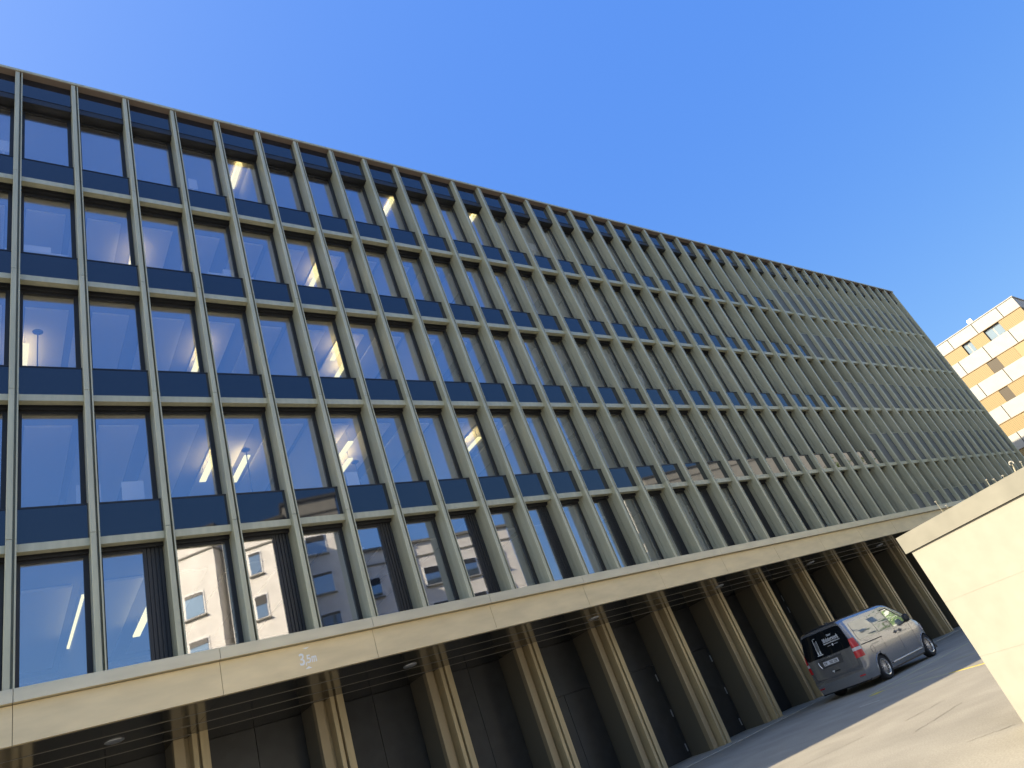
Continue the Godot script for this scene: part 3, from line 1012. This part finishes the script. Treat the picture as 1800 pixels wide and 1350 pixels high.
func van() -> void:
	K = 1.0
	var m := mat("van paint", lin(0.29, 0.297, 0.31), 0.22, 0.7)
	m.clearcoat_enabled = true
	m.clearcoat = 1.0
	m.clearcoat_roughness = 0.02
	m = mat("van glass", lin(0.27, 0.29, 0.29), 0.02, 0.65, 0.9)
	m = mat("van rear glass", lin(0.006, 0.008, 0.010), 0.03, 0.0, 0.4)
	mat("van cab glass", lin(0.75, 0.80, 0.72), 0.02, 0.75, 0.9)
	mat("black plastic", lin(0.012, 0.012, 0.013), 0.5)
	mat("seam", lin(0.01, 0.01, 0.011), 0.7)
	mat("tyre", lin(0.014, 0.014, 0.015), 0.85)
	mat("alloy", lin(0.62, 0.63, 0.65), 0.25, 0.85)
	mat("rim well", lin(0.02, 0.02, 0.022), 0.5)
	m = mat("red lens", lin(0.44, 0.005, 0.010), 0.12)
	m.clearcoat_enabled = true
	m = mat("clear lens", lin(0.55, 0.50, 0.50), 0.12)
	m = mat("chrome", lin(0.78, 0.78, 0.80), 0.10, 1.0)
	mat("plate white", lin(0.62, 0.63, 0.66), 0.6)
	mat("plate black", lin(0.02, 0.02, 0.02), 0.6)
	mat("window print", lin(0.62, 0.64, 0.66), 0.6)

	var t := thing("parked_van", "grey metallic passenger van with dark tailgate window parked along the office pillars", "van")
	t.position = Vector3(17.36 * U, 0.004, 0.12 * U)
	t.rotation.y = -0.0151
	# everything is placed relative to the rear axle's ground point
	var off := Vector3(-0.95, 0, 0)
	var axles := [0.95, 3.875]

	# body shell
	var ks := [0.0, 0.04, 0.09, 0.15, 0.20, 0.26, 0.32, 0.38, 0.44, 0.50, 0.56, 0.62, 0.70, 0.78, 0.86, 0.93, 1.0]
	var rows := []
	var xs := []
	for i in 13:
		xs.append(0.30 * pow(i / 12.0, 1.5))
	for i in range(1, 75):
		xs.append(0.30 + (LEN - 0.30) * i / 74.0)
	for x in xs:
		var line := PackedVector3Array()
		var hh: float = body_h(x)
		var yt := hh - 0.11
		var half := []
		for kk in ks:
			var y: float = 0.21 + (yt - 0.21) * kk
			half.append(side_point(x, y, 0.0))
		var wt: float = body_w(yt) * body_plan(x)
		var rx: float = x + rear_x(yt) * (1.0 - x / LEN)
		for c in [[-0.012, -0.07], [-0.045, -0.035], [-0.11, -0.012], [-0.25, 0.0], [-0.5, 0.012], [-wt, 0.018]]:
			half.append(Vector3(rx, hh + c[1], maxf(wt + c[0], 0.0)))
		for i in half.size():
			line.append(half[i])
		for i in range(half.size() - 2, -1, -1):
			line.append(Vector3(half[i].x, half[i].y, -half[i].z))
		rows.append(line)
	var st := start()
	var cut := func(c: Vector3) -> bool:
		for a in axles:
			if absf(c.z) > 0.6 and Vector2(c.x - a, c.y - 0.335).length() < 0.375:
				return true
		return false
	sheet(st, rows, Vector3(2.3, 0.9, 0), cut)
	# rear wall of the shell and the closed nose
	var rr := []
	for i in 33:
		var y := lerpf(0.21, body_h(0.0) - 0.11, i / 32.0)
		var line := PackedVector3Array()
		for j in 21:
			var z := (j / 10.0 - 1.0) * body_w(y) * 0.90
			line.append(rear_point(y, z, 0.0))
		rr.append(line)
	for c in [[-0.012, -0.07], [-0.045, -0.035], [-0.11, -0.012], [-0.25, 0.0]]:
		var yy := body_h(0.0) - 0.11
		var wt := body_w(yy) * 0.90 + float(c[0])
		var line := PackedVector3Array()
		for j in 21:
			var z := (j / 10.0 - 1.0) * wt
			line.append(Vector3(rear_x(yy) + (body_h(0.0) + c[1] - yy) * 0.25 - 0.055 * (1.0 - pow(absf(z) / (body_w(yy) * 0.9), 2.0)) * (1.0 - (c[1] + 0.11) / 0.11), body_h(0.0) + c[1], z))
		rr.append(line)
	sheet(st, rr, Vector3(3, 1, 0))
	var nose: PackedVector3Array = rows[-1]
	for i in nose.size() - 1:
		tri(st, nose[i], nose[i + 1], Vector3(LEN, 0.5, 0), Vector3.RIGHT, Vector3.RIGHT, Vector3.RIGHT)
	var body := obj("body", st, M["van paint"], t, off)
	st = start()
	box(st, 0.10, LEN - 0.15, 0.17, 0.24, -0.84, 0.84)
	obj("underbody", st, M["black plastic"], t, off)
	# arch linings and lips
	for a in axles:
		for h in [-1.0, 1.0]:
			st = start()
			var line_rows := []
			for i in 19:
				var an := -0.25 + (PI + 0.5) * i / 18.0
				var line := PackedVector3Array()
				for zz in [0.55, 0.75, 0.90]:
					line.append(Vector3(a + cos(an) * 0.385, 0.335 + sin(an) * 0.385, zz * h))
				line_rows.append(line)
			sheet(st, line_rows, Vector3(a, 5, 0))
			box(st, a - 0.38, a + 0.38, 0.22, 0.72, 0.53 * h, 0.55 * h)
			obj("wheel_arch", st, M["black plastic"], t, off)
			var path := PackedVector3Array()
			for i in 25:
				var an := -0.20 + (PI + 0.4) * i / 24.0
				var x: float = a + cos(an) * 0.372
				var y := 0.335 + sin(an) * 0.372
				path.append(side_point(x - rear_x(y) * (1.0 - x / LEN), y, 0.0, h))
			st = start()
			tube(st, path, 0.013, 8)
			obj("arch_lip", st, M["van paint"], t, off)
	# wheels
	var wheel := node("wheel", t, off + Vector3(axles[0], 0.333, 0.815))
	st = start()
	lathe(st, PackedVector2Array([Vector2(0.225, -0.11), Vector2(0.30, -0.112), Vector2(0.325, -0.09), Vector2(0.333, -0.05), Vector2(0.333, 0.05), Vector2(0.325, 0.09), Vector2(0.30, 0.112), Vector2(0.225, 0.108)]), Vector3.ZERO, 40)
	obj("tyre", st, M["tyre"], wheel)
	st = start()
	lathe(st, PackedVector2Array([Vector2(0.0, 0.03), Vector2(0.21, 0.03), Vector2(0.226, 0.09)]), Vector3.ZERO, 32)
	obj("rim_well", st, M["rim well"], wheel)
	st = start()
	lathe(st, PackedVector2Array([Vector2(0.200, 0.075), Vector2(0.206, 0.098), Vector2(0.228, 0.106), Vector2(0.234, 0.09)]), Vector3.ZERO, 40)
	lathe(st, PackedVector2Array([Vector2(0.0, 0.085), Vector2(0.04, 0.082), Vector2(0.055, 0.06)]), Vector3.ZERO, 20)
	for i in 14:
		var a := TAU * i / 14.0
		slanted_box(st, Transform3D(Basis(Vector3.BACK, a), Vector3(cos(a) * 0.128, sin(a) * 0.128, 0.072)), Vector3(0.165, 0.017, 0.022))
	obj("rim", st, M["alloy"], wheel)
	for q in [[axles[1], 1.0], [axles[0], -1.0], [axles[1], -1.0]]:
		var w2 := wheel.duplicate()
		w2.name = numbered("wheel", t)
		t.add_child(w2, true)
		w2.position = off + Vector3(q[0], 0.333, 0.815 * q[1])
		w2.rotation.y = 0.0 if q[1] > 0.0 else PI
	# tailgate: window, seams, plate recess, badge
	var wl := func(y: float) -> float: return rounded(-lerpf(0.83, 0.70, (y - 1.14) / 0.64), y, 1.13, 1.79, 0.12, 1.0)
	var wr := func(y: float) -> float: return rounded(lerpf(0.83, 0.70, (y - 1.14) / 0.64), y, 1.13, 1.79, 0.12, -1.0)
	var rw := obj("rear_window", rear_patch(1.13, 1.79, wl, wr, 0.006, 20, 16), M["van rear glass"], t, off)
	# print on the window: three lines of text, a small disc between rules, a slim framed picture
	var ang := atan2(0.125, 0.77)
	var basis := Basis(Vector3(0, 0, 1), Vector3(sin(ang), cos(ang), 0), Vector3(-cos(ang), sin(ang), 0))
	var write := func(called: String, text: String, face: String, bold: bool, wide: float, high: float, y: float, z: float, parent: Node, mm: Material) -> void:
		var tm := text_mesh(text, face, bold)
		var bb := tm.get_aabb()
		var o := put(called, tm, mm, parent)
		var sc := Vector3(wide / bb.size.x, high / bb.size.y, 0.04)
		o.basis = basis.scaled_local(sc)
		o.position = rear_point(y, z, 0.014) - o.basis * bb.get_center()
	write.call("lettering", "Unser", "Droid Serif", true, 0.15, 0.055, 1.63, 0.30, rw, M["window print"])
	write.call("lettering", "Meisterwerk", "Droid Serif", true, 0.56, 0.115, 1.525, 0.30, rw, M["window print"])
	var bars := start()
	var strip := func(s2: SurfaceTool, z0: float, z1: float, y0: float, y1: float) -> void:
		var p0 := rear_point(y0, z0, 0.010)
		var p1 := rear_point(y0, z1, 0.010)
		var p2 := rear_point(y1, z1, 0.010)
		var p3 := rear_point(y1, z0, 0.010)
		quad(s2, p0, p1, p2, p3, Vector3(-1, 0, 0))
	var z := 0.02
	while z < 0.58:
		var wdt := rng.randf_range(0.010, 0.02)
		strip.call(bars, z, z + wdt, 1.418, 1.418 + rng.randf_range(0.022, 0.034))
		z += wdt + 0.008
	strip.call(bars, 0.12, 0.24, 1.352, 1.360)
	strip.call(bars, 0.36, 0.48, 1.352, 1.360)
	for i in 16:
		var a0 := TAU * i / 16.0
		var a1 := TAU * (i + 1) / 16.0
		tri(bars, rear_point(1.356, 0.30, 0.010), rear_point(1.356 + sin(a0) * 0.03, 0.30 + cos(a0) * 0.03, 0.010), rear_point(1.356 + sin(a1) * 0.03, 0.30 + cos(a1) * 0.03, 0.010), Vector3.LEFT, Vector3.LEFT, Vector3.LEFT)
	obj("small_print", bars, M["window print"], rw)
	bars = start()
	for q in [[-0.30, -0.285, 1.27, 1.66], [-0.19, -0.178, 1.27, 1.60], [-0.33, -0.13, 1.195, 1.215], [-0.262, -0.255, 1.30, 1.58], [-0.225, -0.218, 1.30, 1.58], [-0.27, -0.20, 1.66, 1.672]]:
		strip.call(bars, q[0], q[1], q[2], q[3])
	for q in [[-0.275, 1.265], [-0.195, 1.265]]:
		strip.call(bars, q[0] - 0.022, q[0] + 0.022, 1.222, 1.285)
		strip.call(bars, q[0] - 0.012, q[0] + 0.012, 1.285, 1.315)
	obj("picture_print", bars, M["window print"], rw)
	# tailgate seam
	st = start()
	var seam := PackedVector3Array()
	for q in [[0.845, 1.13], [0.80, 0.95], [0.775, 0.75], [0.76, 0.62], [0.70, 0.575], [0.4, 0.57], [0.0, 0.57], [-0.4, 0.57], [-0.70, 0.575], [-0.76, 0.62], [-0.775, 0.75], [-0.80, 0.95], [-0.845, 1.13]]:
		seam.append(rear_point(q[1], q[0], 0.001))
	tube(st, seam, 0.006, 6)
	obj("tailgate_seam", st, M["seam"], t, off)
	# raised lip over the plate recess
	var pl := func(_y: float) -> float: return -0.40
	var pr := func(_y: float) -> float: return 0.40
	var gl := func(y: float) -> float: return -0.42 + (1.065 - y) * 0.2
	var gr := func(y: float) -> float: return 0.42 - (1.065 - y) * 0.2
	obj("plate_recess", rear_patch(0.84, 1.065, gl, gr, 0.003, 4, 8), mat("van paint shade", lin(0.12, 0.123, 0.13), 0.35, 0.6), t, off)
	st = start()
	tube(st, PackedVector3Array([rear_point(1.07, -0.42, 0.01), rear_point(1.072, 0.0, 0.012), rear_point(1.07, 0.42, 0.01)]), 0.012, 8)
	obj("plate_lip", st, M["van paint"], t, off)
	st = start()
	tube(st, PackedVector3Array([rear_point(1.03, -0.42, 0.014), rear_point(0.95, -0.41, 0.02), rear_point(0.86, -0.37, 0.014)]), 0.012, 8)
	obj("handle_trim", st, M["chrome"], t, off)
	var pl0 := func(_y: float) -> float: return -0.26
	var pr0 := func(_y: float) -> float: return 0.26
	var plate := obj("number_plate", rear_patch(0.895, 1.005, pl0, pr0, 0.022, 2, 8), M["plate white"], t, off)
	var pb := Basis(Vector3(0, 0, 1), Vector3(0, 1, 0), Vector3(-1, 0, 0))
	var plate_text := func(text: String, wide: float, zz: float) -> void:
		var tm := text_mesh(text, "Droid Sans", true)
		var bb := tm.get_aabb()
		var o := put("lettering", tm, M["plate black"], plate)
		o.basis = pb.scaled_local(Vector3(wide / bb.size.x, 0.072 / bb.size.y, 0.04))
		o.position = rear_point(0.95, zz, 0.027) - o.basis * bb.get_center()
	plate_text.call("ZH", 0.095, -0.185)
	plate_text.call("182 328", 0.27, 0.09)
	st = start()
	slanted_box(st, Transform3D(pb, rear_point(0.955, -0.10, 0.024)), Vector3(0.035, 0.05, 0.003))
	obj("shield", st, M["window print"], plate)
	# small emblem above the plate: two slim strokes
	st = start()
	slanted_box(st, Transform3D(pb.rotated(Vector3.LEFT, 0.5), rear_point(1.10, 0.02, 0.010)), Vector3(0.014, 0.07, 0.006))
	slanted_box(st, Transform3D(pb.rotated(Vector3.LEFT, -0.5), rear_point(1.10, -0.02, 0.010)), Vector3(0.014, 0.07, 0.006))
	obj("emblem", st, M["chrome"], t, off)
	st = start()
	slanted_box(st, Transform3D(pb, rear_point(0.69, 0.06, 0.008)), Vector3(0.20, 0.035, 0.006))
	obj("tow_cover", st, M["seam"], t, off)
	st = start()
	var e0 := rear_point(0.72, -0.11, 0.012)
	tri(st, e0, rear_point(0.72, -0.02, 0.012), rear_point(0.66, -0.06, 0.012), Vector3.LEFT, Vector3.LEFT, Vector3.LEFT)
	obj("sticker", st, M["window print"], t, off)
	# bumper: reflectors and step
	for h in [-1.0, 1.0]:
		var b0 := func(_y: float) -> float: return 0.62 * h
		var b1 := func(_y: float) -> float: return 0.80 * h
		obj("reflector", rear_patch(0.345, 0.375, b0, b1, 0.008, 1, 4), M["red lens"], t, off)
	st = start()
	var bl := PackedVector3Array()
	for i in 9:
		bl.append(rear_point(0.535, -0.8 + 0.2 * i, 0.004))
	tube(st, bl, 0.010, 6)
	obj("bumper_edge", st, M["van paint"], t, off)
	# tail lamps wrap round the corners
	for h in [-1.0, 1.0]:
		var lamp := node("tail_lamp", t, off)
		for seg in [[0.80, 0.985, "red lens"], [0.99, 1.07, "clear lens"], [1.075, 1.33, "red lens"]]:
			st = start()
			var lr := []
			for i in 7:
				var y := lerpf(seg[0], seg[1], i / 6.0)
				var line := PackedVector3Array()
				var zi := lerpf(0.765, 0.80, (y - 0.8) / 0.53)
				var ze := body_w(y) * 0.90
				for j in 6:
					var q := rear_point(y, lerpf(zi, ze, j / 5.0), 0.014)
					line.append(Vector3(q.x, q.y, q.z * h))
				for j in range(1, 9):
					var q := side_point(lerpf(0.004, lerpf(0.20, 0.13, (y - 0.8) / 0.53), j / 8.0), y, 0.012, h)
					line.append(q)
				lr.append(line)
			sheet(st, lr, Vector3(1.5, 1.05, 0))
			obj("lens", st, M[seg[2]], lamp)
	# right and left sides
	for h in [-1.0, 1.0]:
		var a0 := func(y: float) -> float: return rounded(0.30 + (y - 1.2) * 0.06, y, 1.20, 1.72, 0.06, 1.0)
		var a1 := func(y: float) -> float: return rounded(1.50, y, 1.20, 1.72, 0.02, -1.0)
		obj("side_window", side_patch(1.20, 1.72, a0, a1, 0.006, h), M["van glass"], t, off)
		var c0 := func(y: float) -> float: return rounded(1.53, y, 1.20, 1.72, 0.02, 1.0)
		var c1 := func(y: float) -> float: return rounded(2.36, y, 1.20, 1.72, 0.06, -1.0)
		obj("side_window", side_patch(1.20, 1.72, c0, c1, 0.006, h), M["van glass"], t, off)
		var d0 := func(y: float) -> float: return rounded(2.46, y, 1.17, 1.71, 0.05, 1.0)
		var d1 := func(y: float) -> float: return lerpf(3.42, 2.80, (y - 1.17) / 0.54)
		obj("cab_window", side_patch(1.17, 1.71, d0, d1, 0.006, h), M["van cab glass"], t, off)
		st = start()
		var wp := PackedVector3Array()
		for q in [[2.45, 1.73], [2.80, 1.73], [3.10, 1.47], [3.44, 1.16]]:
			wp.append(side_point(q[0], q[1], 0.004, h))
		tube(st, wp, 0.016, 6)
		obj("window_trim", st, M["black plastic"], t, off)
		# sliding door rail, door seams, handles, sill trim
		st = start()
		tube(st, PackedVector3Array([side_point(0.28, 1.075, 0.0, h), side_point(0.9, 1.07, 0.0, h), side_point(1.52, 1.065, 0.0, h)]), 0.014, 6)
		obj("door_rail", st, M["seam"], t, off)
		st = start()
		for door_x in [1.46, 2.42, 3.36]:
			var pth := PackedVector3Array()
			for i in 11:
				var y := lerpf(0.30, 1.16 if door_x > 3.0 else 1.74, i / 10.0)
				if door_x < 2.0 and y < 0.72:
					continue
				pth.append(side_point(door_x, y, -0.001, h))
			if pth.size() > 1:
				tube(st, pth, 0.0045, 5)
		obj("door_seam", st, M["seam"], t, off)
		for door_x in [2.28, 2.60]:
			st = start()
			tube(st, PackedVector3Array([side_point(door_x, 1.03, 0.012, h), side_point(door_x + 0.09, 1.03, 0.022, h), side_point(door_x + 0.18, 1.03, 0.012, h)]), 0.017, 8)
			var oo := side_point(door_x + 0.09, 1.03, 0.004, h)
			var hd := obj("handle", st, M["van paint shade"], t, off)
			st = start()
			tri(st, oo + Vector3(-0.055, 0, 0.008 * h), oo + Vector3(0, 0.055, 0.006 * h), oo + Vector3(0.055, 0, 0.008 * h), Vector3(0, 0, h), Vector3(0, 0, h), Vector3(0, 0, h))
			tri(st, oo + Vector3(-0.055, 0, 0.008 * h), oo + Vector3(0, -0.055, 0.010 * h), oo + Vector3(0.055, 0, 0.008 * h), Vector3(0, 0, h), Vector3(0, 0, h), Vector3(0, 0, h))
			obj("recess", st, M["black plastic"], hd)
		st = start()
		var sl := PackedVector3Array()
		for i in 13:
			sl.append(side_point(1.42 + 1.95 * i / 12.0, 0.33 + 0.008 * i / 12.0, 0.004, h))
		tube(st, sl, 0.032, 8)
		obj("sill_trim", st, M["van paint"], t, off)
		# fuel flap on the right rear wing
		if h > 0:
			st = start()
			var ring := PackedVector3Array()
			for i in 21:
				var a := TAU * i / 20.0
				ring.append(side_point(0.72 + cos(a) * 0.10, 0.86 + sin(a) * 0.10, 0.001, h))
			tube(st, ring, 0.0045, 5)
			obj("fuel_flap", st, M["seam"], t, off)
		# mirror
		var mr := node("mirror", t, off)
		st = start()
		var mp := side_point(3.18, 1.22, 0.0, h)
		var mrows := []
		for i in 9:
			var f := i / 8.0
			var sc := sqrt(maxf(1.0 - pow(2.0 * f - 1.0, 4.0), 0.0))
			var line := PackedVector3Array()
			for j in 13:
				var a := TAU * j / 12.0
				line.append(mp + Vector3(cos(a) * 0.075 * sc, 0.05 + (f - 0.5) * 0.26, (0.14 + sin(a) * 0.10 * sc) * h))
			mrows.append(line)
		sheet(st, mrows, mp + Vector3(0, 0.05, 0.14 * h))
		obj("shell", st, M["black plastic"], mr)
		st = start()
		tube(st, PackedVector3Array([mp + Vector3(0.02, -0.04, -0.02 * h), mp + Vector3(0, -0.03, 0.14 * h)]), 0.03, 8)
		obj("arm", st, M["black plastic"], mr)
	# windscreen and headlamp edges
	st = start()
	var wsr := []
	for i in 9:
		var x := lerpf(2.99, 3.76, i / 8.0)
		var hh := body_h(x) + 0.012
		var wt := body_w(hh - 0.11) * body_plan(x) - 0.12
		var line := PackedVector3Array()
		for j in 13:
			var f := j / 6.0 - 1.0
			line.append(Vector3(x, hh + 0.012 - 0.02 * f * f, f * wt))
		wsr.append(line)
	sheet(st, wsr, Vector3(2.3, 0.8, 0))
	obj("windscreen", st, M["van rear glass"], t, off)
	for h in [-1.0, 1.0]:
		var l0 := func(y: float) -> float: return 3.98 - (y - 0.8) * 0.3
		var l1 := func(_y: float) -> float: return 4.45
		obj("headlamp", side_patch(0.78, 0.96, l0, l1, 0.006, h, 4, 8), M["clear lens"], t, off)
	st = start()
	slanted_box(st, Transform3D(Basis(), Vector3(0.36, 1.945, 0.25)), Vector3(0.16, 0.03, 0.04))
	obj("roof_aerial", st, M["black plastic"], t, off)
